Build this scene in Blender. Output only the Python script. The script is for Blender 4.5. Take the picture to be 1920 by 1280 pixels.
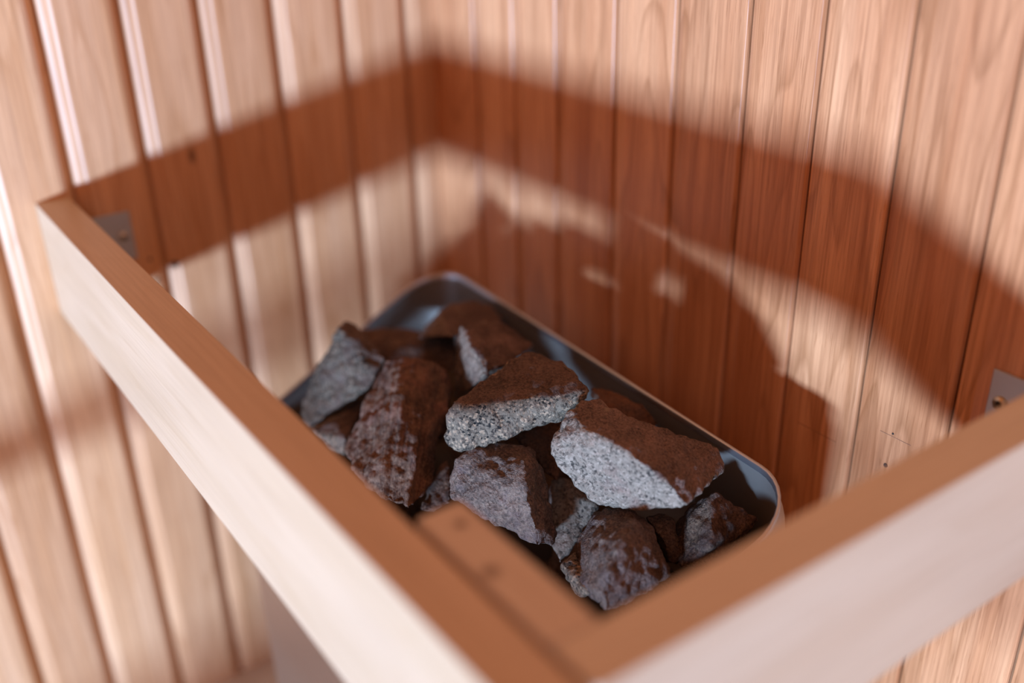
import bpy, bmesh, math, random
from mathutils import Vector, Matrix, noise
for o in list(bpy.data.objects): bpy.data.objects.remove(o)
S = bpy.context.scene
C = S.collection

# ------------------------------------------------------------------ camera
cam_d = bpy.data.cameras.new('camera'); cam = bpy.data.objects.new('camera', cam_d); C.objects.link(cam)
right = Vector((0.577999, 0.815762, -0.021182)); up = Vector((-0.353438, 0.273652, 0.894537)); fwd = Vector((-0.735526, 0.509555, -0.446492))
m = Matrix((right, up, -fwd)).transposed().to_4x4(); m.translation = Vector((1.223573, -0.730336, 0.367622))
cam.matrix_world = m
cam_d.sensor_width = 36.0; cam_d.lens = 36.0 * 1924.91 / 1920.0
cam_d.clip_start = 0.01
cam_d.dof.use_dof = True; cam_d.dof.focus_distance = 0.915; cam_d.dof.aperture_fstop = 1.3
S.camera = cam

# ------------------------------------------------------------------ light of the room
S.view_settings.view_transform = 'Standard'; S.view_settings.look = 'None'
S.view_settings.gamma = 1.0; S.view_settings.exposure = 0.04; S.view_settings.use_curve_mapping = False
w = bpy.data.worlds.new('sauna_air'); S.world = w; w.use_nodes = True
w.node_tree.nodes['Background'].inputs[0].default_value = (1.0, 0.30, 0.055, 1)
w.node_tree.nodes['Background'].inputs[1].default_value = 0.56

def area(name, loc, target, sx, sy, col, watts):
    d = bpy.data.lights.new(name, 'AREA'); d.shape = 'RECTANGLE'; d.size = sx; d.size_y = sy
    d.color = col; d.energy = watts
    o = bpy.data.objects.new(name, d); C.objects.link(o); o.location = loc
    dr = Vector(target) - Vector(loc); o.rotation_euler = dr.to_track_quat('-Z', 'Y').to_euler()
    return o
area('window_daylight', (2.75, -4.8, -0.93), (0.4, -0.1, -0.05), 0.7, 0.42, (0.375, 0.60, 1.0), 960)
area('added_cool_fill', (1.8, -1.15, 0.75), (0.9, -0.4, 0.0), 0.55, 0.55, (0.50, 0.70, 1.0), 3.0)  # added fill lamp that cools the rail tops and faces; no known source here

# ------------------------------------------------------------------ node helpers
def new_mat(name):
    mt = bpy.data.materials.new(name); mt.use_nodes = True
    nt = mt.node_tree; b = nt.nodes['Principled BSDF']
    return mt, nt, b
def nd(nt, typ, **kw):
    n = nt.nodes.new(typ)
    for k, v in kw.items():
        if k in n.inputs: n.inputs[k].default_value = v
        else: setattr(n, k, v)
    return n
def ramp(nt, stops):
    r = nt.nodes.new('ShaderNodeValToRGB'); e = r.color_ramp.elements
    while len(e) < len(stops): e.new(0.5)
    for el, (p, c) in zip(e, stops): el.position = p; el.color = (*c, 1)
    return r
def math_(nt, op, a, b=None):
    n = nt.nodes.new('ShaderNodeMath'); n.operation = op
    for i, v in enumerate((a, b)):
        if v is None: continue
        if isinstance(v, (int, float)): n.inputs[i].default_value = v
        else: nt.links.new(v, n.inputs[i])
    return n.outputs[0]
def mix(nt, f, a, b, mode='MIX'):
    n = nt.nodes.new('ShaderNodeMix'); n.data_type = 'RGBA'; n.blend_type = mode
    for s, v in ((n.inputs['Factor'], f), (n.inputs['A'], a), (n.inputs['B'], b)):
        if isinstance(v, (int, float)): s.default_value = v
        elif isinstance(v, tuple): s.default_value = (*v, 1)
        else: nt.links.new(v, s)
    return n.outputs['Result']

def wood(name, light, dark, line, grain_axis, seed_attr=True, knots=(), rough=0.45, contrast=1.0, spec=0.4):
    """planed alder: long fibres, cathedral figure, fine pores; grain_axis 0/1/2"""
    mt, nt, b = new_mat(name); L = nt.links
    tc = nd(nt, 'ShaderNodeTexCoord')
    off = nd(nt, 'ShaderNodeVectorMath', operation='ADD')
    L.new(tc.outputs['Object'], off.inputs[0])
    if seed_attr:
        at = nd(nt, 'ShaderNodeAttribute', attribute_name='plank')
        sc = nd(nt, 'ShaderNodeVectorMath', operation='SCALE'); sc.inputs['Scale'].default_value = 7.3
        L.new(at.outputs['Vector'], sc.inputs[0]); L.new(sc.outputs[0], off.inputs[1])
    def mapped(s_across, s_along):
        mp = nd(nt, 'ShaderNodeMapping'); v = [s_across] * 3; v[grain_axis] = s_along
        mp.inputs['Scale'].default_value = v; L.new(off.outputs[0], mp.inputs[0]); return mp.outputs[0]
    n1 = nd(nt, 'ShaderNodeTexNoise', Scale=1.0, Detail=6.0, Roughness=0.6); L.new(mapped(330, 7), n1.inputs['Vector'])
    n2 = nd(nt, 'ShaderNodeTexNoise', Scale=1.0, Detail=3.0, Roughness=0.5, Distortion=0.4); L.new(mapped(26, 2.6), n2.inputs['Vector'])
    # figure: contour lines of a slow noise give cathedral arches
    n3 = nd(nt, 'ShaderNodeTexNoise', Scale=1.0, Detail=1.5, Roughness=0.45); L.new(mapped(13, 1.5), n3.inputs['Vector'])
    rings = math_(nt, 'FRACT', math_(nt, 'MULTIPLY', n3.outputs['Fac'], 12.0))
    rl = ramp(nt, [(0.0, (0, 0, 0)), (0.72, (0.12, 0.12, 0.12)), (0.93, (1, 1, 1)), (1.0, (0, 0, 0))]); L.new(rings, rl.inputs[0])
    base = ramp(nt, [(0.3, dark), (0.68, light)]); L.new(n2.outputs['Fac'], base.inputs[0])
    f1 = ramp(nt, [(0.35, (0.72, 0.66, 0.62)), (0.6, (1.06, 1.04, 1.03))]); L.new(n1.outputs['Fac'], f1.inputs[0])
    c = mix(nt, 0.75 * contrast, base.outputs[0], f1.outputs[0], 'MULTIPLY')
    c = mix(nt, math_(nt, 'MULTIPLY', rl.outputs[0], 0.32 * contrast), c, line)
    n4 = nd(nt, 'ShaderNodeTexNoise', Scale=1.0, Detail=2.0); L.new(mapped(900, 35), n4.inputs['Vector'])
    pore = ramp(nt, [(0.30, (1, 1, 1)), (0.38, (0, 0, 0))]); L.new(n4.outputs['Fac'], pore.inputs[0])
    c = mix(nt, math_(nt, 'MULTIPLY', pore.outputs[0], 0.35 * contrast), c, line)
    if seed_attr:
        hue = ramp(nt, [(0.0, (0.86, 0.80, 0.76)), (0.5, (1.0, 0.97, 0.95)), (1.0, (1.1, 1.12, 1.14))])
        sep = nd(nt, 'ShaderNodeSeparateXYZ'); L.new(at.outputs['Vector'], sep.inputs[0]); L.new(sep.outputs['X'], hue.inputs[0])
        c = mix(nt, 1.0, c, hue.outputs[0], 'MULTIPLY')
    for (kx, ky, kz, kr) in knots:
        sb = nd(nt, 'ShaderNodeVectorMath', operation='SUBTRACT'); L.new(tc.outputs['Object'], sb.inputs[0]); sb.inputs[1].default_value = (kx, ky, kz)
        ms = nd(nt, 'ShaderNodeVectorMath', operation='MULTIPLY'); L.new(sb.outputs[0], ms.inputs[0]); ms.inputs[1].default_value = (1, 1, 0.45)
        ln = nd(nt, 'ShaderNodeVectorMath', operation='LENGTH'); L.new(ms.outputs[0], ln.inputs[0])
        mr = nd(nt, 'ShaderNodeMapRange'); mr.inputs['From Min'].default_value = kr * 0.3; mr.inputs['From Max'].default_value = kr
        mr.inputs['To Min'].default_value = 0.8; mr.inputs['To Max'].default_value = 0.0
        L.new(ln.outputs['Value'], mr.inputs['Value']); c = mix(nt, mr.outputs[0], c, (0.10, 0.045, 0.02))
    L.new(c, b.inputs['Base Color'])
    b.inputs['Roughness'].default_value = rough; b.inputs['Specular IOR Level'].default_value = spec
    bp = nd(nt, 'ShaderNodeBump', Strength=0.18, Distance=0.0006); L.new(n1.outputs['Fac'], bp.inputs['Height']); L.new(bp.outputs[0], b.inputs['Normal'])
    return mt

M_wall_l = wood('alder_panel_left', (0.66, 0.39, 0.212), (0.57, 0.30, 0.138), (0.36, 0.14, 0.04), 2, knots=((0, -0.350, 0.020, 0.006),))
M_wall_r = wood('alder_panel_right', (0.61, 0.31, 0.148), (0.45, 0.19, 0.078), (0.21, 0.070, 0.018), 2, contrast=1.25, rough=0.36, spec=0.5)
M_rail_x = wood('pale_rail_wood_front', (0.53, 0.375, 0.235), (0.48, 0.33, 0.195), (0.40, 0.24, 0.11), 0, False, contrast=0.45, rough=0.4)
M_rail_y = wood('pale_rail_wood_side', (0.56, 0.45, 0.31), (0.52, 0.40, 0.265), (0.44, 0.31, 0.18), 1, False, contrast=0.35, rough=0.33)
M_block = wood('pale_rail_wood_block', (0.54, 0.42, 0.29), (0.48, 0.35, 0.235), (0.36, 0.22, 0.13), 0, False, contrast=0.4, rough=0.4,
               knots=((0.842, -0.484, 0, 0.008), (0.795, -0.474, 0, 0.006)))

def metal(name, col, rough, noise_amt=0.08, metallic=1.0):
    mt, nt, b = new_mat(name)
    tc = nd(nt, 'ShaderNodeTexCoord'); mp = nd(nt, 'ShaderNodeMapping'); mp.inputs['Scale'].default_value = (20, 20, 300)
    nt.links.new(tc.outputs['Object'], mp.inputs[0])
    n = nd(nt, 'ShaderNodeTexNoise', Scale=1.0, Detail=4.0); nt.links.new(mp.outputs[0], n.inputs['Vector'])
    b.inputs['Base Color'].default_value = (*col, 1); b.inputs['Metallic'].default_value = metallic
    nt.links.new(math_(nt, 'ADD', math_(nt, 'MULTIPLY', n.outputs['Fac'], noise_amt), rough), b.inputs['Roughness'])
    return mt
M_steel = metal('brushed_stainless', (0.52, 0.51, 0.50), 0.36)
M_liner = metal('heat_stained_steel', (0.17, 0.15, 0.125), 0.48, metallic=0.5)
M_body = metal('satin_steel_casing', (0.44, 0.31, 0.21), 0.42)
M_zinc = metal('zinc_plate', (0.50, 0.52, 0.54), 0.45)
M_screw = metal('screw_steel', (0.55, 0.50, 0.42), 0.35)
M_black = metal('black_hole', (0.02, 0.015, 0.01), 0.8, metallic=0.0)

def stone(name, lo, hi, stain, stain_amt, speck, seed, fleck=(0.28, 0.26, 0.25), along=None):
    mt, nt, b = new_mat(name); L = nt.links
    tc = nd(nt, 'ShaderNodeTexCoord'); mp = nd(nt, 'ShaderNodeMapping'); mp.inputs['Location'].default_value = (seed, seed * 1.7, -seed)
    L.new(tc.outputs['Object'], mp.inputs[0]); V = mp.outputs[0]
    v = nd(nt, 'ShaderNodeTexVoronoi', Scale=470.0); L.new(V, v.inputs['Vector'])
    sp = nd(nt, 'ShaderNodeSeparateColor'); L.new(v.outputs['Color'], sp.inputs[0])
    g = nd(nt, 'ShaderNodeTexNoise', Scale=420.0, Detail=3.0, Roughness=0.7); L.new(V, g.inputs['Vector'])
    big = nd(nt, 'ShaderNodeTexNoise', Scale=26.0, Detail=5.0, Roughness=0.62); L.new(V, big.inputs['Vector'])
    if along:      # drawn-out mineral streaks along the length of the stone
        al = Vector(along).normalized(); comp = nd(nt, 'ShaderNodeCombineXYZ')
        e1 = al.orthogonal().normalized(); e2 = al.cross(e1)
        for k, (ax, f_) in enumerate(((e1, 330), (e2, 330), (al, 26))):
            dt = nd(nt, 'ShaderNodeVectorMath', operation='DOT_PRODUCT'); L.new(V, dt.inputs[0]); dt.inputs[1].default_value = tuple(ax * f_)
            L.new(dt.outputs['Value'], comp.inputs[k])
        g = nd(nt, 'ShaderNodeTexNoise', Scale=1.0, Detail=4.0, Roughness=0.7); L.new(comp.outputs[0], g.inputs['Vector'])
    val = math_(nt, 'ADD', math_(nt, 'MULTIPLY', sp.outputs[0], 0.5 * speck), math_(nt, 'MULTIPLY', g.outputs['Fac'], 1.0))
    val = math_(nt, 'ADD', val, math_(nt, 'MULTIPLY', math_(nt, 'SUBTRACT', big.outputs['Fac'], 0.5), 0.95))
    c0 = ramp(nt, [(0.42, lo), (0.92, hi)]); L.new(val, c0.inputs[0])
    fl = ramp(nt, [(0.80, (0, 0, 0)), (0.88, (1, 1, 1))]); L.new(sp.outputs[1], fl.inputs[0])
    c = mix(nt, math_(nt, 'MULTIPLY', fl.outputs[0], 0.45 * speck), c0.outputs[0], fleck)
    c = mix(nt, 1.0, c, (1.24, 0.93, 0.64), 'MULTIPLY')
    st = nd(nt, 'ShaderNodeTexNoise', Scale=34.0, Detail=7.0, Roughness=0.68); L.new(V, st.inputs['Vector'])
    sr = ramp(nt, [(0.56 - 0.35 * stain_amt, (0, 0, 0)), (0.74 - 0.35 * stain_amt, (1, 1, 1))]); L.new(st.outputs['Fac'], sr.inputs[0])
    sa = nd(nt, 'ShaderNodeAttribute', attribute_name='patina')   # weathered skin of the split stone
    sf = math_(nt, 'MAXIMUM', math_(nt, 'MULTIPLY', sr.outputs[0], 0.8), math_(nt, 'MULTIPLY', sa.outputs['Fac'], 0.84))
    mo = ramp(nt, [(0.38, tuple(0.55 * x for x in stain)), (0.55, tuple(1.9 * x for x in stain)), (0.68, tuple(3.2 * x for x in stain))])
    L.new(math_(nt, 'ADD', math_(nt, 'MULTIPLY', g.outputs['Fac'], 0.55), math_(nt, 'MULTIPLY', big.outputs['Fac'], 0.45)), mo.inputs[0]); sg = mo.outputs[0]
    c = mix(nt, sf, c, sg)
    L.new(c, b.inputs['Base Color']); b.inputs['Roughness'].default_value = 0.82; b.inputs['Specular IOR Level'].default_value = 0.22
    bh = math_(nt, 'ADD', g.outputs['Fac'], math_(nt, 'MULTIPLY', big.outputs['Fac'], 2.0))
    bp = nd(nt, 'ShaderNodeBump', Strength=1.0, Distance=0.0022); L.new(bh, bp.inputs['Height']); L.new(bp.outputs[0], b.inputs['Normal'])
    return mt
STONE = {
    'grey': stone('grey_stone', (0.012, 0.013, 0.013), (0.092, 0.090, 0.086), (0.060, 0.038, 0.028), 0.25, 0.9, 1.0),
    'light': stone('pale_grey_stone', (0.028, 0.029, 0.032), (0.185, 0.184, 0.190), (0.094, 0.056, 0.042), 0.02, 1.3, 3.0, (0.294, 0.294, 0.311)),
    'speckle': stone('speckled_stone', (0.008, 0.009, 0.010), (0.130, 0.126, 0.122), (0.062, 0.036, 0.026), 0.05, 1.6, 5.0, (0.300, 0.265, 0.235)),
    'brown': stone('brown_stone', (0.036, 0.027, 0.025), (0.150, 0.117, 0.105), (0.055, 0.033, 0.026), 0.35, 0.6, 7.0, (0.252, 0.210, 0.180)),
    'streaked': stone('streaked_brown_stone', (0.040, 0.027, 0.024), (0.150, 0.110, 0.095), (0.095, 0.045, 0.03), 0.25, 0.45, 8.0, (0.252, 0.210, 0.180), along=(0.716461, -0.576530, -0.392806)),
    'purple': stone('purplish_stone', (0.045, 0.040, 0.043), (0.145, 0.125, 0.128), (0.075, 0.050, 0.044), 0.2, 0.6, 9.0, (0.250, 0.230, 0.230)),
    'dark': stone('dark_stone', (0.021, 0.020, 0.020), (0.132, 0.120, 0.114), (0.07, 0.045, 0.035), 0.3, 0.5, 11.0, (0.216, 0.198, 0.192)),
    'rust': stone('rusty_stone', (0.032, 0.020, 0.016), (0.144, 0.081, 0.054), (0.060, 0.032, 0.020), 0.5, 0.6, 13.0, (0.270, 0.144, 0.090)),
    'slate': stone('slaty_stone', (0.045, 0.040, 0.040), (0.180, 0.165, 0.165), (0.068, 0.040, 0.031), 0.15, 0.8, 15.0, (0.250, 0.225, 0.225)),
}

def plain(name, a, b_, scale, rough):
    mt, nt, b = new_mat(name); n = nd(nt, 'ShaderNodeTexNoise', Scale=scale, Detail=5.0)
    tc = nd(nt, 'ShaderNodeTexCoord'); nt.links.new(tc.outputs['Object'], n.inputs['Vector'])
    r = ramp(nt, [(0.3, a), (0.7, b_)]); nt.links.new(n.outputs['Fac'], r.inputs[0]); nt.links.new(r.outputs[0], b.inputs['Base Color'])
    b.inputs['Roughness'].default_value = rough
    return mt
M_floor = plain('pale_floor_tile', (0.55, 0.53, 0.50), (0.66, 0.64, 0.61), 14, 0.5)
M_pencil = plain('pencil_mark', (0.20, 0.09, 0.045), (0.30, 0.14, 0.07), 90, 0.8)

# ------------------------------------------------------------------ mesh helpers
def link_mesh(name, bm, mat, parent=None, smooth=False):
    me = bpy.data.meshes.new(name); bm.normal_update(); bm.to_mesh(me); bm.free(); me.materials.append(mat)
    if smooth:
        for p in me.polygons: p.use_smooth = True
    o = bpy.data.objects.new(name, me); C.objects.link(o)
    if parent: o.parent = parent; o.matrix_parent_inverse = parent.matrix_world.inverted()
    return o
def empty(name, loc, label, cat):
    o = bpy.data.objects.new(name, None); o.empty_display_size = 0.05; C.objects.link(o); o.location = loc
    o['label'] = label; o['category'] = cat; bpy.context.view_layer.update(); return o
def box_bm(x0, x1, y0, y1, z0, z1, bevel=0.0, seg=3):
    bm = bmesh.new(); bmesh.ops.create_cube(bm, size=1.0)
    for v in bm.verts:
        v.co = Vector(((x0 + x1) / 2 + v.co.x * (x1 - x0), (y0 + y1) / 2 + v.co.y * (y1 - y0), (z0 + z1) / 2 + v.co.z * (z1 - z0)))
    if bevel: bmesh.ops.bevel(bm, geom=bm.edges[:], offset=bevel, segments=seg, profile=0.5, affect='EDGES')
    return bm
def disc_bm(center, axis, r, h, seg=20):
    bm = bmesh.new(); bmesh.ops.create_cone(bm, cap_ends=True, segments=seg, radius1=r, radius2=r * 0.85, depth=h)
    q = Vector((0, 0, 1)).rotation_difference(Vector(axis)); bmesh.ops.rotate(bm, verts=bm.verts, matrix=q.to_matrix())
    bmesh.ops.translate(bm, verts=bm.verts, vec=Vector(center)); return bm

# ------------------------------------------------------------------ panelled walls
Z0, Z1 = -0.785, 1.15
def panel_wall(name, cracks, place, mat, s_lo, s_hi, edge, shelf, gap):
    """cracks: positions along the wall where two boards meet; cross-section runs in +s"""
    prof = []; cr = sorted(cracks)
    ids = []
    def add(s, d, k): prof.append((s, d)); ids.append(k)
    add(s_lo, 0, 0)
    for k, c in enumerate(cr):
        e = edge; g = shelf
        add(c - 0.0110 * e, 0.0, k); add(c - 0.0092 * e, 0.0004, k); add(c - 0.0062 * e, 0.0018, k); add(c - 0.0034 * e, 0.0042, k); add(c - 0.0012, 0.0072, k)
        add(c - 0.0007, 0.0115, k); add(c + 0.0007 + gap, 0.0115, k + 1); add(c + 0.0010 + gap, g + 0.0004, k + 1)
        add(c + 0.0025 + gap, g, k + 1); add(c + 0.0090, g * 0.62, k + 1); add(c + 0.0150, g * 0.28, k + 1)
        add(c + 0.0168, g * 0.10, k + 1); add(c + 0.0182, 0.0, k + 1)
    add(s_hi, 0, len(cr))
    me = bpy.data.meshes.new(name); vs = []; fs = []; fid = []
    NZ = 2
    for s, d in prof:
        for z in (Z0, Z1): vs.append(place(s, d, z))
    back = 0.02
    n = len(prof)
    for i in range(n - 1):
        fs.append((2 * i, 2 * i + 2, 2 * i + 3, 2 * i + 1)); fid.append(ids[i + 1])
    b0 = len(vs)
    for s in (s_lo, s_hi):
        for z in (Z0, Z1): vs.append(place(s, back, z))
    fs += [(b0, b0 + 1, b0 + 3, b0 + 2), (0, 1, b0 + 1, b0), (2 * n - 2, b0 + 2, b0 + 3, 2 * n - 1)]; fid += [0, 0, len(cr)]
    me.from_pydata(vs, [], fs); me.update()
    bm = bmesh.new(); bm.from_mesh(me); bmesh.ops.recalc_face_normals(bm, faces=bm.faces); bm.to_mesh(me); bm.free()
    at = me.attributes.new('plank', 'FLOAT_VECTOR', 'FACE'); rnd = random.Random(5 if 'left' in name else 9)
    tab = [(rnd.random(), rnd.random(), rnd.random()) for _ in range(len(cr) + 1)]
    for i, k in enumerate(fid): at.data[i].vector = tab[k]
    me.materials.append(mat)
    o = bpy.data.objects.new(name, me); C.objects.link(o); o['kind'] = 'structure'
    return o
cracks_l = [-0.0405, -0.130, -0.2233, -0.3143, -0.4035, -0.4915, -0.581, -0.6665, -0.757, -0.847, -0.937, -1.027, -1.117, -1.207, -1.297, -1.387, -1.477, -1.567, -1.657]
cracks_r = [0.100, 0.186, 0.2715, 0.374, 0.4655, 0.5595, 0.6425, 0.7290, 0.8190, 0.9185, 1.009, 1.099, 1.189, 1.279, 1.369, 1.459, 1.549, 1.639, 1.729, 1.819, 1.909, 1.999, 2.089, 2.179, 2.269, 2.359]
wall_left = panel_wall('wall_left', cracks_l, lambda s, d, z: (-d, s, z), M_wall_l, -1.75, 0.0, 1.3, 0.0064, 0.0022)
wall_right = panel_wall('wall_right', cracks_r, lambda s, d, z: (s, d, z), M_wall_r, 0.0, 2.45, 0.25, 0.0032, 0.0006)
f = link_mesh('floor', box_bm(-0.02, 2.45, -1.75, 0.02, -0.815, -0.785), M_floor); f['kind'] = 'structure'

def on_wall(o, parent): o.parent = parent
for (y, z, r) in ((-0.422, -0.097, 0.0024), (-0.393, -0.111, 0.0040), (-0.418, -0.126, 0.0026)):
    on_wall(link_mesh('nail_hole', disc_bm((0.0, y, z), (1, 0, 0), r, 0.0012), M_black), wall_left)
for (x, z, r) in ((0.768, -0.163, 0.0024), (0.770, -0.128, 0.0011)):
    on_wall(link_mesh('nail_hole', disc_bm((x, 0.0, z), (0, -1, 0), r, 0.0012), M_black), wall_right)
for (x0, x1, z) in ((0.757, 0.789, -0.131), (0.665, 0.712, -0.166)):
    on_wall(link_mesh('pencil_line', box_bm(x0, x1, -0.0003, 0.0002, z - 0.0002, z + 0.0002), M_pencil), wall_right)

# ------------------------------------------------------------------ wooden guard rail
d_, t_, h_, w_ = 0.5361, 0.0373, 0.1356, 0.9456
rail = empty('guard_rail', (0, -d_, -h_), 'pale wooden guard rail boxed around the heater, screwed to both walls with metal plates', 'rail')
front = link_mesh('front_rail', box_bm(0.0005, w_, -d_, -d_ + t_, -h_, 0, 0.0014), M_rail_x, rail)
side = link_mesh('side_rail', box_bm(w_ - t_, w_, -d_ + t_ + 0.0065, -0.0005, -h_, -0.001, 0.0016), M_rail_y, rail)
blk = link_mesh('corner_block', box_bm(0.774, w_ - t_ - 0.0010, -d_ + t_ + 0.0065, -d_ + t_ + 0.0390, -h_ + 0.012, -0.0015, 0.0022), M_block, rail)
spc = link_mesh('spacer_strip', box_bm(0.776, w_ - 0.001, -d_ + t_ + 0.0001, -d_ + t_ + 0.0064, -h_ + 0.002, -0.010), M_rail_x, rail)
def bracket(a, wall):
    o = None
    if wall == 'left':
        bm = box_bm(0.0002, 0.0022, -d_ + t_ + 0.0006, -0.4365, -0.0905, -0.0305, 0.0005)
        bm2 = box_bm(0.0002, 0.055, -d_ + t_ + 0.0003, -d_ + t_ + 0.0023, -0.0905, -0.0305, 0.0005)
        ctr, ax = (0.003, -0.4485, -0.061), (1, 0, 0)
    else:
        bm = box_bm(0.8495, w_ - t_ - 0.0006, -0.0022, -0.0002, -0.0870, -0.0270, 0.0005)
        bm2 = box_bm(w_ - t_ - 0.0023, w_ - t_ - 0.0003, -0.055, -0.0002, -0.0870, -0.0270, 0.0005)
        ctr, ax = (0.8600, -0.003, -0.0545), (0, -1, 0)
    tmp = bpy.data.meshes.new('t'); bm2.to_mesh(tmp); bm2.free(); bm.from_mesh(tmp); bpy.data.meshes.remove(tmp)
    o = link_mesh('bracket', bm, M_zinc, rail); o['label'] = 'small grey metal angle plate'
    ring = disc_bm(ctr, ax, 0.0066, 0.0024, 28)
    s = link_mesh('screw', ring, M_screw, o, True); s.parent = o; s.matrix_parent_inverse = Matrix()
    axv = Vector(ax); c2 = Vector(ctr) + axv * 0.0013
    k = link_mesh('hex_socket', disc_bm(c2, ax, 0.0032, 0.0004, 6), M_black, o)
    k.parent = o; k.matrix_parent_inverse = Matrix()
for wl in ('left', 'right'):
    bracket(rail, wl)
# children were built in world space: keep them there
bpy.context.view_layer.update()
for ch in list(rail.children_recursive):
    if ch.parent == rail: ch.matrix_parent_inverse = rail.matrix_world.inverted()

# ------------------------------------------------------------------ added board on legs, out of view, blocks daylight to dim the lower walls
light_blocker = empty('added_light_blocker', (1.0, -1.2, -0.785), 'added narrow wooden board on legs, out of view, shading the lower walls', 'light_blocker')
bparts = [link_mesh('blocker_board', box_bm(0.03, 2.3, -1.265, -1.135, -0.394, -0.366, 0.003), M_rail_x)]
for x0 in (0.06, 2.22): bparts.append(link_mesh('blocker_leg', box_bm(x0, x0 + 0.03, -1.24, -1.16, -0.785, -0.3942, 0.002), M_rail_x))
for p in bparts: p.parent = light_blocker; p.matrix_parent_inverse = light_blocker.matrix_world.inverted()

# ------------------------------------------------------------------ heater
def zr(y): return -0.135 + 0.42 * (y + 0.10)
def outline(grow=0.0, n=7):
    """plan of the stone chamber: wide at the wall, corners rounded, narrower in front"""
    cs = [((0.146, -0.0985), 0.052), ((0.777, -0.1195), 0.052), ((0.742, -0.412), 0.045), ((0.188, -0.412), 0.045)]
    pts = []
    cx, cy = 0.463, -0.26
    N = len(cs)
    for i in range(N):
        P = Vector(cs[i][0]); A = Vector(cs[i - 1][0]); B = Vector(cs[(i + 1) % N][0]); r = cs[i][1]
        u = (A - P).normalized(); v = (B - P).normalized(); ang = u.angle(v); L = r / math.tan(ang / 2)
        Q0 = P + u * L; Q1 = P + v * L; bis = (u + v).normalized(); O = P + bis * (r / math.sin(ang / 2))
        a0 = math.atan2(Q0.y - O.y, Q0.x - O.x); a1 = math.atan2(Q1.y - O.y, Q1.x - O.x)
        da = (a1 - a0 + math.pi) % (2 * math.pi) - math.pi
        for k in range(n + 1):
            a = a0 + da * k / n; pts.append((O.x + (r + grow) * math.cos(a), O.y + (r + grow) * math.sin(a)))
    return pts
def shell(name, loops, mat, parent, close_bottom=False, smooth=True):
    bm = bmesh.new(); rings = []
    for (grow, zf) in loops:
        rings.append([bm.verts.new((x, y, zf(y))) for x, y in outline(grow, 9)])
    for a, b in zip(rings, rings[1:]):
        for i in range(len(a)): bm.faces.new((a[i], a[(i + 1) % len(a)], b[(i + 1) % len(a)], b[i]))
    if close_bottom: bm.faces.new(rings[-1])
    bmesh.ops.recalc_face_normals(bm, faces=bm.faces)
    o = link_mesh(name, bm, mat, parent, smooth)
    o.parent = parent; return o
heater = empty('sauna_heater', (0.463, -0.26, -0.70), 'wall-mounted steel sauna heater with an open slanted top full of stones, in the corner', 'heater')
hm = heater.matrix_world.inverted()
parts = []
parts.append(shell('stone_chamber', [(0.0, lambda y: zr(y) - 0.001), (-0.001, lambda y: zr(y) - 0.06), (-0.012, lambda y: -0.36), (-0.05, lambda y: -0.365)], M_liner, heater, True))
parts.append(shell('rim', [(-0.0004, lambda y: zr(y) - 0.006), (-0.0004, lambda y: zr(y) - 0.0006), (0.0003, zr), (0.0019, zr), (0.0026, lambda y: zr(y) - 0.0006), (0.0026, lambda y: zr(y) - 0.006), (-0.0004, lambda y: zr(y) - 0.006)], M_steel, heater))
parts.append(shell('outer_casing', [(0.0014, lambda y: zr(y) - 0.004), (0.0035, lambda y: zr(y) - 0.010), (0.0075, lambda y: zr(y) - 0.022), (0.0095, lambda y: zr(y) - 0.040), (0.0095, lambda y: -0.50), (0.006, lambda y: -0.70), (0.0, lambda y: -0.705)], M_body, heater, True))
parts.append(link_mesh('wall_bracket', box_bm(0.30, 0.62, -0.098, -0.0002, -0.60, -0.30, 0.002), M_body))
for p in parts:
    p.parent = heater; p.matrix_parent_inverse = hm

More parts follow.
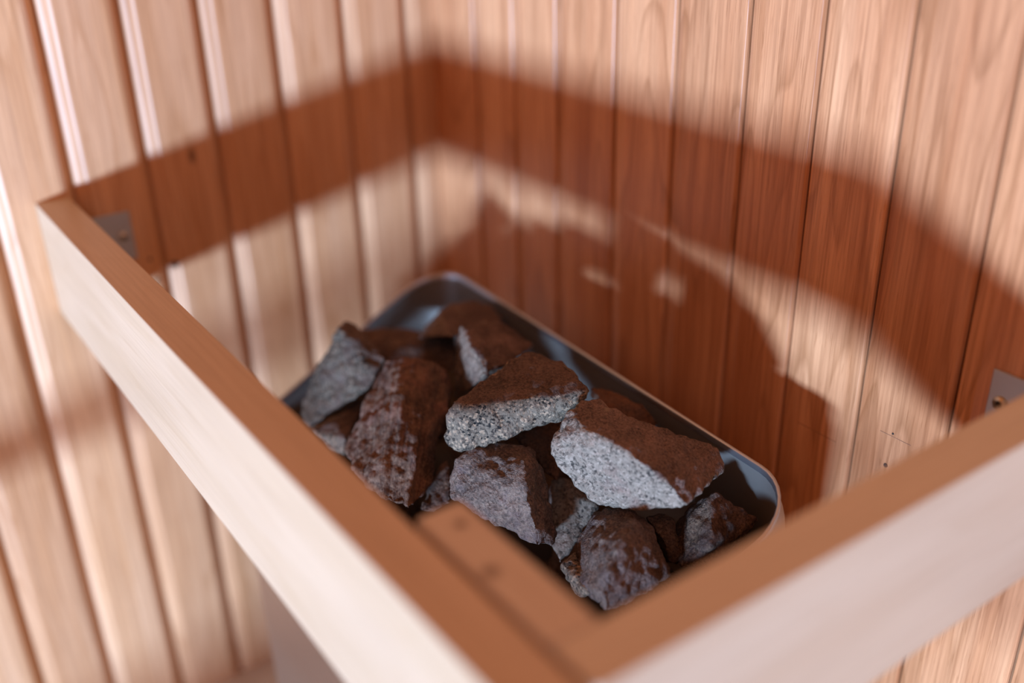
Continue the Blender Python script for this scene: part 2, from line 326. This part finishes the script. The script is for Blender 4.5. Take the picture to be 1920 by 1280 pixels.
# ------------------------------------------------------------------ stones
def make_stone(name, pts, mat, amp, seed, voxel=0.0022, patina_dir=None, patina=0.0):
    bm = bmesh.new()
    for p in pts: bm.verts.new(p)
    r = bmesh.ops.convex_hull(bm, input=bm.verts)
    junk = [g for g in r['geom_interior'] + r['geom_unused'] if isinstance(g, bmesh.types.BMVert)]
    if junk: bmesh.ops.delete(bm, geom=list(set(junk)), context='VERTS')
    bmesh.ops.recalc_face_normals(bm, faces=bm.faces)
    me = bpy.data.meshes.new('tmp'); bm.to_mesh(me); bm.free()
    o = bpy.data.objects.new('tmp', me); C.objects.link(o)
    md = o.modifiers.new('r', 'REMESH'); md.mode = 'VOXEL'; md.voxel_size = voxel
    sm = o.modifiers.new('s', 'SMOOTH'); sm.iterations = 3; sm.factor = 0.5
    dg = bpy.context.evaluated_depsgraph_get(); me2 = bpy.data.meshes.new_from_object(o.evaluated_get(dg))
    bpy.data.objects.remove(o); bpy.data.meshes.remove(me)
    ctr = Vector((0, 0, 0))
    for v in me2.vertices: ctr += v.co
    ctr /= len(me2.vertices)
    nrm = [v.normal.copy() for v in me2.vertices]; so = Vector((seed * 3.1, seed * 1.3, -seed * 2.2))
    rr = random.Random(seed); ax = Vector((rr.uniform(-1, 1), rr.uniform(-1, 1), rr.uniform(-.4, .4))).normalized()
    if seed == 2: ax = Vector((0.599015, 0.797007, -0.077207))
    ck, sk_ = (0.3, 2.0) if seed == 2 else (1.0, 1.0)
    pat = me2.attributes.new('patina', 'FLOAT', 'POINT')
    for i, v in enumerate(me2.vertices):
        p = v.co + so
        low = noise.noise(p * 26) * 0.0036 + noise.noise(p * 70) * 0.0014
        # facets and chips: cell noise gives flat broken steps
        cell = noise.voronoi(p * 55)[0]; chip = -(max(0.0, 0.42 - (cell[1] - cell[0]))) * 0.0042
        strat = noise.noise(Vector((p.dot(ax) * 210, p.dot(ax.orthogonal()) * 18, 0.3))) * 0.0010
        fine = noise.fractal(p * 120, 0.9, 2.1, 3) * 0.0013
        v.co = v.co + nrm[i] * 1.15 * amp * (low + ck * chip + sk_ * strat + fine) - ctr
        if patina_dir is not None:
            k = nrm[i].dot(patina_dir) + 0.45 * noise.noise(p * 45) + 0.30 * noise.noise(p * 140)
            pat.data[i].value = patina * min(1.0, max(0.0, (k - 0.52) / 0.12))
    me2.materials.clear(); me2.materials.append(mat); me2.name = name
    for p in me2.polygons: p.use_smooth = True
    ob = bpy.data.objects.new(name, me2); C.objects.link(ob); ob.location = ctr
    return ob
# split faces are fresh grey stone, the old outer skin of a stone is brown; skin direction belongs to each stone
SKIN = {'C': ((0, .25, 1), 1.0), 'D': ((.35, .35, .87), 1.0), 'A': ((.1, .6, .8), 1.0), 'N': ((.5, .3, .8), 1.0), 'O': ((.45, .5, .75), 1.0),
        'J': ((.2, .3, .9), .6), 'G': ((-.9, -.2, .2), .9), 'Q': ((.3, .4, .85), 1.0), 'F': ((.8, .1, .5), .5), 'E': ((.75, .2, .0), .25)}
ROCKS = [
    ('A', 'grey', 1.0, 'tall grey stone leaning against the left end of the heater rim',
     [(0.2833, -0.3103, -0.1150), (0.2682, -0.2953, -0.1180), (0.2743, -0.2831, -0.1200), (0.2927, -0.2816, -0.1250), (0.3473, -0.2854, -0.1350), (0.3575, -0.3069, -0.1450), (0.3590, -0.3124, -0.1550), (0.3272, -0.3298, -0.1850), (0.3015, -0.3643, -0.2150), (0.2713, -0.3608, -0.2200), (0.2553, -0.3541, -0.2150), (0.2697, -0.3450, -0.1900), (0.2770, -0.3211, -0.1500), (0.2489, -0.2952, -0.1423), (0.2365, -0.2827, -0.1446), (0.2418, -0.2722, -0.1463), (0.2572, -0.2708, -0.1508), (0.3028, -0.2733, -0.1601), (0.3112, -0.2917, -0.1689), (0.3126, -0.2964, -0.1775), (0.2863, -0.3119, -0.2027), (0.2649, -0.3419, -0.2280), (0.2399, -0.3392, -0.2318), (0.2265, -0.3336, -0.2272), (0.2382, -0.3256, -0.2062), (0.2440, -0.3048, -0.1721)]),
    ('B', 'streaked', 1.3, 'large rounded brown stone with a long vertical grain, nearest the left rail',
     [(0.3684, -0.2987, -0.1250), (0.3814, -0.2884, -0.1200), (0.3935, -0.2608, -0.1250), (0.4016, -0.2460, -0.1350), (0.4129, -0.2460, -0.1450), (0.4349, -0.2607, -0.1500), (0.4451, -0.2746, -0.1600), (0.4584, -0.2911, -0.1720), (0.4928, -0.3200, -0.1820), (0.5150, -0.3410, -0.1900), (0.5259, -0.3543, -0.1900), (0.5312, -0.3705, -0.1870), (0.5150, -0.3851, -0.1830), (0.4878, -0.3897, -0.1800), (0.4495, -0.3872, -0.1780), (0.4162, -0.3757, -0.1780), (0.4073, -0.3648, -0.1720), (0.3885, -0.3348, -0.1600), (0.3716, -0.3146, -0.1450), (0.3656, -0.3079, -0.1350), (0.4384, -0.3219, -0.1320), (0.5012, -0.3416, -0.1550), (0.4779, -0.3646, -0.1580), (0.3341, -0.2792, -0.1586), (0.3451, -0.2699, -0.1544), (0.3559, -0.2458, -0.1587), (0.3632, -0.2330, -0.1673), (0.3730, -0.2329, -0.1761), (0.3914, -0.2452, -0.1811), (0.3999, -0.2573, -0.1901), (0.4112, -0.2714, -0.2010), (0.4400, -0.2961, -0.2108), (0.4587, -0.3140, -0.2185), (0.4677, -0.3255, -0.2189), (0.4718, -0.3395, -0.2167), (0.4578, -0.3525, -0.2130), (0.4345, -0.3569, -0.2098), (0.4022, -0.3552, -0.2071), (0.3743, -0.3458, -0.2062), (0.3668, -0.3363, -0.2007), (0.3512, -0.3105, -0.1896), (0.3369, -0.2930, -0.1761), (0.3318, -0.2873, -0.1672), (0.3928, -0.2981, -0.1664), (0.4461, -0.3144, -0.1880), (0.4260, -0.3349, -0.1903)]),
    ('C', 'speckle', 1.0, 'speckled grey stone with a rusty top, highest in the middle of the pile',
     [(0.5764, -0.2078, -0.0780), (0.5552, -0.2042, -0.0780), (0.5357, -0.2100, -0.0780), (0.5166, -0.2147, -0.0780), (0.5149, -0.2305, -0.0800), (0.5198, -0.2604, -0.0820), (0.5236, -0.2893, -0.0860), (0.5323, -0.3172, -0.0920), (0.5480, -0.3102, -0.0900), (0.5517, -0.2954, -0.0880), (0.5683, -0.2785, -0.0880), (0.5736, -0.2599, -0.0860), (0.5776, -0.2371, -0.0860), (0.5965, -0.2134, -0.0840), (0.6013, -0.2142, -0.0860), (0.5265, -0.3216, -0.1032), (0.5246, -0.3230, -0.1365), (0.5395, -0.3166, -0.1442), (0.5504, -0.2964, -0.1355), (0.5721, -0.2756, -0.1240), (0.5810, -0.2544, -0.1179), (0.5832, -0.2328, -0.1191), (0.5854, -0.2217, -0.0989), (0.5347, -0.1868, -0.1075), (0.5168, -0.1842, -0.1070), (0.5001, -0.1896, -0.1067), (0.4838, -0.1940, -0.1064), (0.4821, -0.2077, -0.1084), (0.4857, -0.2334, -0.1106), (0.4883, -0.2584, -0.1145), (0.4953, -0.2824, -0.1202), (0.5087, -0.2760, -0.1187), (0.5121, -0.2631, -0.1169), (0.5265, -0.2481, -0.1170), (0.5314, -0.2319, -0.1151), (0.5352, -0.2121, -0.1148), (0.5519, -0.1913, -0.1131), (0.5560, -0.1919, -0.1150), (0.4905, -0.2865, -0.1298), (0.4897, -0.2882, -0.1586), (0.5026, -0.2825, -0.1654), (0.5120, -0.2646, -0.1579), (0.5306, -0.2461, -0.1481), (0.5384, -0.2275, -0.1428), (0.5408, -0.2088, -0.1435), (0.5425, -0.1989, -0.1259)]),
    ('D', 'light', 1.0, 'biggest pale grey stone with a smooth brown top, right of the middle',
     [(0.6085, -0.2454, -0.0880), (0.5998, -0.2229, -0.0900), (0.6102, -0.2128, -0.0900), (0.6289, -0.2099, -0.0930), (0.6498, -0.2040, -0.0970), (0.6679, -0.1822, -0.1080), (0.6833, -0.1604, -0.1180), (0.6953, -0.1434, -0.1280), (0.7015, -0.1419, -0.1350), (0.7080, -0.1509, -0.1400), (0.7178, -0.1844, -0.1400), (0.7207, -0.1925, -0.1420), (0.6395, -0.2524, -0.0900), (0.6565, -0.2436, -0.0930), (0.6764, -0.2427, -0.0970), (0.7060, -0.2331, -0.1080), (0.7195, -0.2245, -0.1200), (0.7296, -0.2147, -0.1380), (0.6016, -0.2503, -0.1150), (0.6154, -0.2693, -0.1224), (0.6193, -0.2665, -0.1310), (0.6283, -0.2633, -0.1468), (0.6372, -0.2521, -0.1611), (0.6579, -0.2508, -0.1642), (0.6697, -0.2400, -0.1601), (0.6950, -0.2310, -0.1555), (0.7157, -0.2150, -0.1512), (0.5882, -0.2165, -0.1209), (0.5813, -0.1974, -0.1222), (0.5902, -0.1886, -0.1222), (0.6062, -0.1859, -0.1251), (0.6241, -0.1805, -0.1287), (0.6400, -0.1617, -0.1381), (0.6537, -0.1492, -0.1466), (0.6644, -0.1499, -0.1550), (0.6698, -0.1502, -0.1611), (0.6753, -0.1505, -0.1656), (0.6831, -0.1632, -0.1663), (0.6855, -0.1702, -0.1682), (0.6144, -0.2219, -0.1233), (0.6290, -0.2141, -0.1260), (0.6460, -0.2131, -0.1298), (0.6716, -0.2045, -0.1396), (0.6835, -0.1971, -0.1499), (0.6926, -0.1889, -0.1653), (0.5827, -0.2211, -0.1440), (0.5942, -0.2373, -0.1508), (0.5977, -0.2349, -0.1582), (0.6057, -0.2322, -0.1718), (0.6137, -0.2228, -0.1841), (0.6313, -0.2213, -0.1870), (0.6415, -0.2119, -0.1836), (0.6631, -0.2037, -0.1800), (0.6810, -0.1896, -0.1764)]),
    ('E', 'purple', 1.0, 'purplish blocky stone with a dark right side behind the low corner block',
     [(0.5397, -0.3231, -0.1450), (0.5423, -0.3088, -0.1400), (0.5430, -0.2903, -0.1380), (0.5586, -0.2812, -0.1360), (0.5648, -0.2730, -0.1360), (0.5720, -0.2614, -0.1380), (0.5794, -0.2590, -0.1450), (0.5939, -0.2614, -0.1550), (0.6056, -0.2674, -0.1700), (0.6185, -0.2706, -0.1900), (0.6308, -0.2734, -0.2050), (0.6341, -0.2826, -0.2100), (0.6367, -0.3022, -0.1980), (0.5397, -0.3300, -0.1550), (0.5433, -0.3352, -0.1650), (0.5556, -0.3412, -0.1750), (0.5778, -0.3340, -0.1800), (0.5975, -0.3209, -0.1830), (0.6154, -0.3139, -0.1900), (0.5965, -0.2845, -0.1330), (0.6105, -0.2954, -0.1420), (0.6238, -0.3013, -0.1580), (0.6336, -0.3013, -0.1750), (0.5899, -0.3121, -0.1480), (0.5230, -0.3033, -0.1672), (0.5253, -0.2911, -0.1629), (0.5261, -0.2754, -0.1610), (0.5392, -0.2675, -0.1595), (0.5446, -0.2604, -0.1595), (0.5508, -0.2504, -0.1611), (0.5571, -0.2484, -0.1671), (0.5694, -0.2504, -0.1758), (0.5794, -0.2554, -0.1887), (0.5905, -0.2582, -0.2058), (0.6010, -0.2607, -0.2187), (0.6038, -0.2685, -0.2231), (0.6056, -0.2850, -0.2132), (0.5231, -0.3093, -0.1757), (0.5262, -0.3137, -0.1842), (0.5366, -0.3188, -0.1929), (0.5554, -0.3125, -0.1974), (0.5722, -0.3011, -0.2001), (0.5874, -0.2951, -0.2062), (0.5710, -0.2698, -0.1575), (0.5827, -0.2789, -0.1654), (0.5941, -0.2839, -0.1792), (0.6026, -0.2840, -0.1937), (0.5653, -0.2934, -0.1703)]),
    ('F', 'purple', 1.0, 'rough dark stone with a pale ridge in the near corner of the pile',
     [(0.6454, -0.2481, -0.1780), (0.6517, -0.2375, -0.1740), (0.6761, -0.2243, -0.1640), (0.6880, -0.2187, -0.1710), (0.6997, -0.2179, -0.1840), (0.7121, -0.2180, -0.1960), (0.7277, -0.2252, -0.2060), (0.7319, -0.2563, -0.2110), (0.7317, -0.3037, -0.2060), (0.7066, -0.2951, -0.2110), (0.6755, -0.2874, -0.2160), (0.6497, -0.2694, -0.2110), (0.6424, -0.2624, -0.2010), (0.7070, -0.2540, -0.1560), (0.7189, -0.2797, -0.1580), (0.7285, -0.2985, -0.1660), (0.7362, -0.3093, -0.1810), (0.6296, -0.2293, -0.2032), (0.6350, -0.2202, -0.1998), (0.6557, -0.2085, -0.1915), (0.6660, -0.2036, -0.1975), (0.6762, -0.2030, -0.2087), (0.6869, -0.2031, -0.2191), (0.7002, -0.2092, -0.2279), (0.7035, -0.2356, -0.2327), (0.7025, -0.2760, -0.2291), (0.6814, -0.2690, -0.2328), (0.6552, -0.2629, -0.2364), (0.6335, -0.2479, -0.2315), (0.6273, -0.2419, -0.2228), (0.6814, -0.2332, -0.1856), (0.6912, -0.2549, -0.1879), (0.6992, -0.2710, -0.1951), (0.7059, -0.2804, -0.2081)]),
    ('G', 'light', 0.8, 'pale slab wedged under the biggest grey stone',
     [(0.5641, -0.2339, -0.1910), (0.5782, -0.2212, -0.1860), (0.5996, -0.2187, -0.1910), (0.6224, -0.2179, -0.1980), (0.6150, -0.2309, -0.2110), (0.6226, -0.2451, -0.2210), (0.6274, -0.2569, -0.2310), (0.6292, -0.2716, -0.2360), (0.6076, -0.2657, -0.2260), (0.5649, -0.2360, -0.2110), (0.6060, -0.2349, -0.1910), (0.6149, -0.2364, -0.2060), (0.5437, -0.2147, -0.2160), (0.5560, -0.2033, -0.2117), (0.5749, -0.2009, -0.2164), (0.5949, -0.2000, -0.2228), (0.5884, -0.2117, -0.2343), (0.5951, -0.2242, -0.2433), (0.5993, -0.2347, -0.2523), (0.6007, -0.2477, -0.2569), (0.5818, -0.2426, -0.2477), (0.5446, -0.2168, -0.2336), (0.5803, -0.2150, -0.2166), (0.5882, -0.2164, -0.2300)]),
    ('H', 'speckle', 0.8, 'small rough dark stone low beside the near corner stone',
     [(0.6603, -0.2944, -0.2050), (0.6581, -0.2762, -0.2000), (0.6800, -0.2836, -0.2000), (0.7064, -0.2975, -0.2050), (0.6950, -0.2980, -0.2150), (0.6710, -0.2964, -0.2120), (0.6405, -0.2774, -0.2270), (0.6387, -0.2604, -0.2222), (0.6588, -0.2670, -0.2226), (0.6831, -0.2797, -0.2278), (0.6727, -0.2804, -0.2368), (0.6505, -0.2792, -0.2337)]),
    ('I', 'brown', 0.8, 'brown stone showing behind the dark near corner stone',
     [(0.6727, -0.2096, -0.1840), (0.6773, -0.1891, -0.1840), (0.6866, -0.1865, -0.1860), (0.6991, -0.1913, -0.1990), (0.7129, -0.1974, -0.2090), (0.7129, -0.2065, -0.2160), (0.7058, -0.2108, -0.2160), (0.6869, -0.2077, -0.2040), (0.7034, -0.2127, -0.1940), (0.6548, -0.1853, -0.2113), (0.6587, -0.1692, -0.2111), (0.6660, -0.1671, -0.2127), (0.6759, -0.1709, -0.2231), (0.6867, -0.1756, -0.2312), (0.6867, -0.1828, -0.2367), (0.6811, -0.1862, -0.2367), (0.6662, -0.1839, -0.2270), (0.6789, -0.1874, -0.2196)]),
    ('J', 'brown', 0.9, 'flat brown wedge stone at the right end of the heater',
     [(0.7071, -0.1671, -0.1580), (0.7115, -0.1584, -0.1580), (0.7220, -0.1468, -0.1680), (0.7354, -0.1274, -0.1830), (0.7373, -0.1260, -0.1880), (0.7406, -0.1465, -0.1930), (0.7412, -0.1750, -0.1980), (0.7307, -0.1941, -0.2080), (0.7179, -0.2060, -0.2130), (0.6989, -0.1994, -0.2080), (0.6797, -0.1802, -0.2030), (0.6830, -0.1635, -0.1830), (0.7296, -0.1857, -0.1660), (0.7415, -0.1965, -0.1780), (0.6815, -0.1509, -0.1914), (0.6854, -0.1511, -0.1913), (0.6948, -0.1517, -0.1998), (0.7069, -0.1524, -0.2125), (0.7087, -0.1525, -0.2168), (0.7112, -0.1527, -0.2215), (0.7113, -0.1527, -0.2263), (0.7022, -0.1608, -0.2351), (0.6911, -0.1713, -0.2393), (0.6749, -0.1658, -0.2346), (0.6586, -0.1497, -0.2296), (0.6614, -0.1497, -0.2123), (0.7007, -0.1528, -0.1990), (0.7109, -0.1621, -0.2097)]),
    ('K', 'rust', 1.2, 'dark rusty stone in shadow by the back rim',
     [(0.5470, -0.1743, -0.1230), (0.5378, -0.1580, -0.1280), (0.5421, -0.1438, -0.1330), (0.5682, -0.1300, -0.1430), (0.5793, -0.1217, -0.1460), (0.5930, -0.1178, -0.1580), (0.6049, -0.1380, -0.1630), (0.5882, -0.1651, -0.1430), (0.5678, -0.1769, -0.1280), (0.5712, -0.1509, -0.1330), (0.5242, -0.1474, -0.1456), (0.5167, -0.1410, -0.1495), (0.5206, -0.1412, -0.1537), (0.5429, -0.1426, -0.1624), (0.5525, -0.1431, -0.1649), (0.5642, -0.1439, -0.1753), (0.5740, -0.1444, -0.1799), (0.5593, -0.1436, -0.1630), (0.5417, -0.1493, -0.1501), (0.5451, -0.1427, -0.1541)]),
    ('M', 'rust', 0.9, 'dark stone buried under the speckled middle stone',
     [(0.5287, -0.2515, -0.1520), (0.5412, -0.1963, -0.1470), (0.5763, -0.2224, -0.1620), (0.5888, -0.2429, -0.1770), (0.5716, -0.2486, -0.1720), (0.5452, -0.2478, -0.1620), (0.5022, -0.2313, -0.1735), (0.5150, -0.1770, -0.1682), (0.5489, -0.2022, -0.1836), (0.5611, -0.2223, -0.1988), (0.5442, -0.2281, -0.1937), (0.5184, -0.2276, -0.1835)]),
    ('N', 'slate', 1.0, 'upright stone with a pale split face behind the speckled middle stone',
     [(0.3905, -0.2163, -0.1000), (0.4112, -0.2141, -0.1000), (0.3791, -0.1783, -0.1080), (0.3802, -0.1615, -0.1150), (0.4009, -0.1539, -0.1220), (0.4360, -0.1587, -0.1250), (0.4721, -0.2097, -0.1100), (0.4900, -0.2520, -0.1050), (0.4247, -0.2230, -0.1000), (0.4444, -0.2399, -0.1000), (0.4691, -0.2376, -0.1000), (0.3800, -0.2215, -0.1520), (0.3737, -0.2247, -0.1848), (0.3748, -0.2241, -0.1950), (0.4369, -0.2436, -0.1501), (0.4484, -0.2379, -0.1372), (0.3574, -0.1919, -0.1261), (0.3748, -0.1897, -0.1264), (0.3485, -0.1597, -0.1324), (0.3499, -0.1453, -0.1383), (0.3674, -0.1386, -0.1445), (0.3969, -0.1421, -0.1476), (0.4262, -0.1849, -0.1359), (0.4405, -0.2208, -0.1324), (0.3859, -0.1971, -0.1267), (0.4022, -0.2112, -0.1272), (0.4230, -0.2088, -0.1276), (0.3493, -0.1970, -0.1705), (0.3444, -0.2001, -0.1984), (0.3456, -0.1997, -0.2072), (0.3967, -0.2150, -0.1700), (0.4062, -0.2098, -0.1591)]),
    ('O', 'slate', 0.6, 'brown stone farthest back with a pale triangular face',
     [(0.2905, -0.1845, -0.1260), (0.2709, -0.1525, -0.1340), (0.2733, -0.1217, -0.1390), (0.2944, -0.1120, -0.1440), (0.3174, -0.1145, -0.1490), (0.3554, -0.1620, -0.1340), (0.3689, -0.2036, -0.1240), (0.2982, -0.1891, -0.1240), (0.3735, -0.2209, -0.1190), (0.3056, -0.2255, -0.1460), (0.2869, -0.2031, -0.1440), (0.2551, -0.1592, -0.1484), (0.2393, -0.1323, -0.1547), (0.2419, -0.1245, -0.1587), (0.2598, -0.1256, -0.1632), (0.2791, -0.1267, -0.1678), (0.3100, -0.1391, -0.1559), (0.3205, -0.1743, -0.1479), (0.2615, -0.1630, -0.1468), (0.3240, -0.1890, -0.1439), (0.2674, -0.1942, -0.1660), (0.2521, -0.1754, -0.1638)]),
    ('P', 'brown', 0.8, 'low dark brown stone between the back stone and the big brown stone',
     [(0.2009, -0.2467, -0.1680), (0.2049, -0.2152, -0.1730), (0.2275, -0.1874, -0.1760), (0.2712, -0.1839, -0.1680), (0.3069, -0.1753, -0.1580), (0.3380, -0.1926, -0.1630), (0.3448, -0.2033, -0.1780), (0.3283, -0.2249, -0.1780), (0.2889, -0.2511, -0.1780), (0.2659, -0.2543, -0.1730), (0.2886, -0.2223, -0.1630), (0.1850, -0.2242, -0.1897), (0.1850, -0.1947, -0.1942), (0.1930, -0.1685, -0.1971), (0.2330, -0.1645, -0.1902), (0.2657, -0.1560, -0.1813), (0.2941, -0.1717, -0.1865), (0.3004, -0.1817, -0.2008), (0.2849, -0.2021, -0.2007), (0.2484, -0.2272, -0.2003), (0.2272, -0.2304, -0.1953), (0.2483, -0.2001, -0.1861)]),
    ('Q', 'speckle', 0.8, 'small pale speckled stone beside the left rail under the tall grey stone',
     [(0.3370, -0.3787, -0.1950), (0.3443, -0.3509, -0.1850), (0.3290, -0.3059, -0.1900), (0.2918, -0.2790, -0.2000), (0.3399, -0.3152, -0.2000), (0.3819, -0.3583, -0.1900), (0.3885, -0.3651, -0.2050), (0.3607, -0.3695, -0.2150), (0.3059, -0.3621, -0.2156), (0.3128, -0.3361, -0.2062), (0.2992, -0.2944, -0.2104), (0.2657, -0.2698, -0.2190), (0.3092, -0.3030, -0.2199), (0.3470, -0.3427, -0.2115), (0.3533, -0.3491, -0.2255), (0.3279, -0.3535, -0.2344)]),
    ('R', 'brown', 0.8, 'thin dark brown stone in the gap between the large brown and purplish stones',
     [(0.5181, -0.3519, -0.2050), (0.5053, -0.3358, -0.2000), (0.4843, -0.3082, -0.1900), (0.4862, -0.2999, -0.1850), (0.5235, -0.3184, -0.1900), (0.5341, -0.3257, -0.2000), (0.5286, -0.3434, -0.2050), (0.4927, -0.3371, -0.2249), (0.4804, -0.3214, -0.2197), (0.4603, -0.2946, -0.2095), (0.4621, -0.2864, -0.2046), (0.4980, -0.3042, -0.2101), (0.5083, -0.3113, -0.2201), (0.5030, -0.3287, -0.2250)]),
]
for i, (key, matk, amp, label, pts) in enumerate(ROCKS):
    sk = SKIN.get(key)
    o = make_stone('sauna_stone', pts, STONE[matk], amp, i + 1, patina_dir=Vector(sk[0]).normalized() if sk else None, patina=sk[1] if sk else 0)
    o['label'] = label; o['category'] = 'stone'; o['group'] = 'stones heaped in the sauna heater'
# lower layer that carries the pile; only slivers of it show in the gaps
rnd = random.Random(21)
deep = [(0.25, -0.20), (0.36, -0.18), (0.47, -0.17), (0.58, -0.19), (0.69, -0.19), (0.27, -0.31), (0.39, -0.32), (0.50, -0.33), (0.60, -0.32), (0.68, -0.30)]
for i, (x, y) in enumerate(deep):
    pts = []
    for k in range(16):
        v = Vector((rnd.gauss(0, 1), rnd.gauss(0, 1), rnd.gauss(0, 1))).normalized()
        pts.append((x + v.x * 0.052, y + v.y * 0.052, -0.292 + v.z * 0.045))
    o = make_stone('sauna_stone', pts, STONE['dark'], 1.0, 40 + i, voxel=0.004)
    o['label'] = 'dark stone deep in the heater, glimpsed only through gaps in the pile'; o['category'] = 'stone'; o['group'] = 'stones at the bottom of the heater'
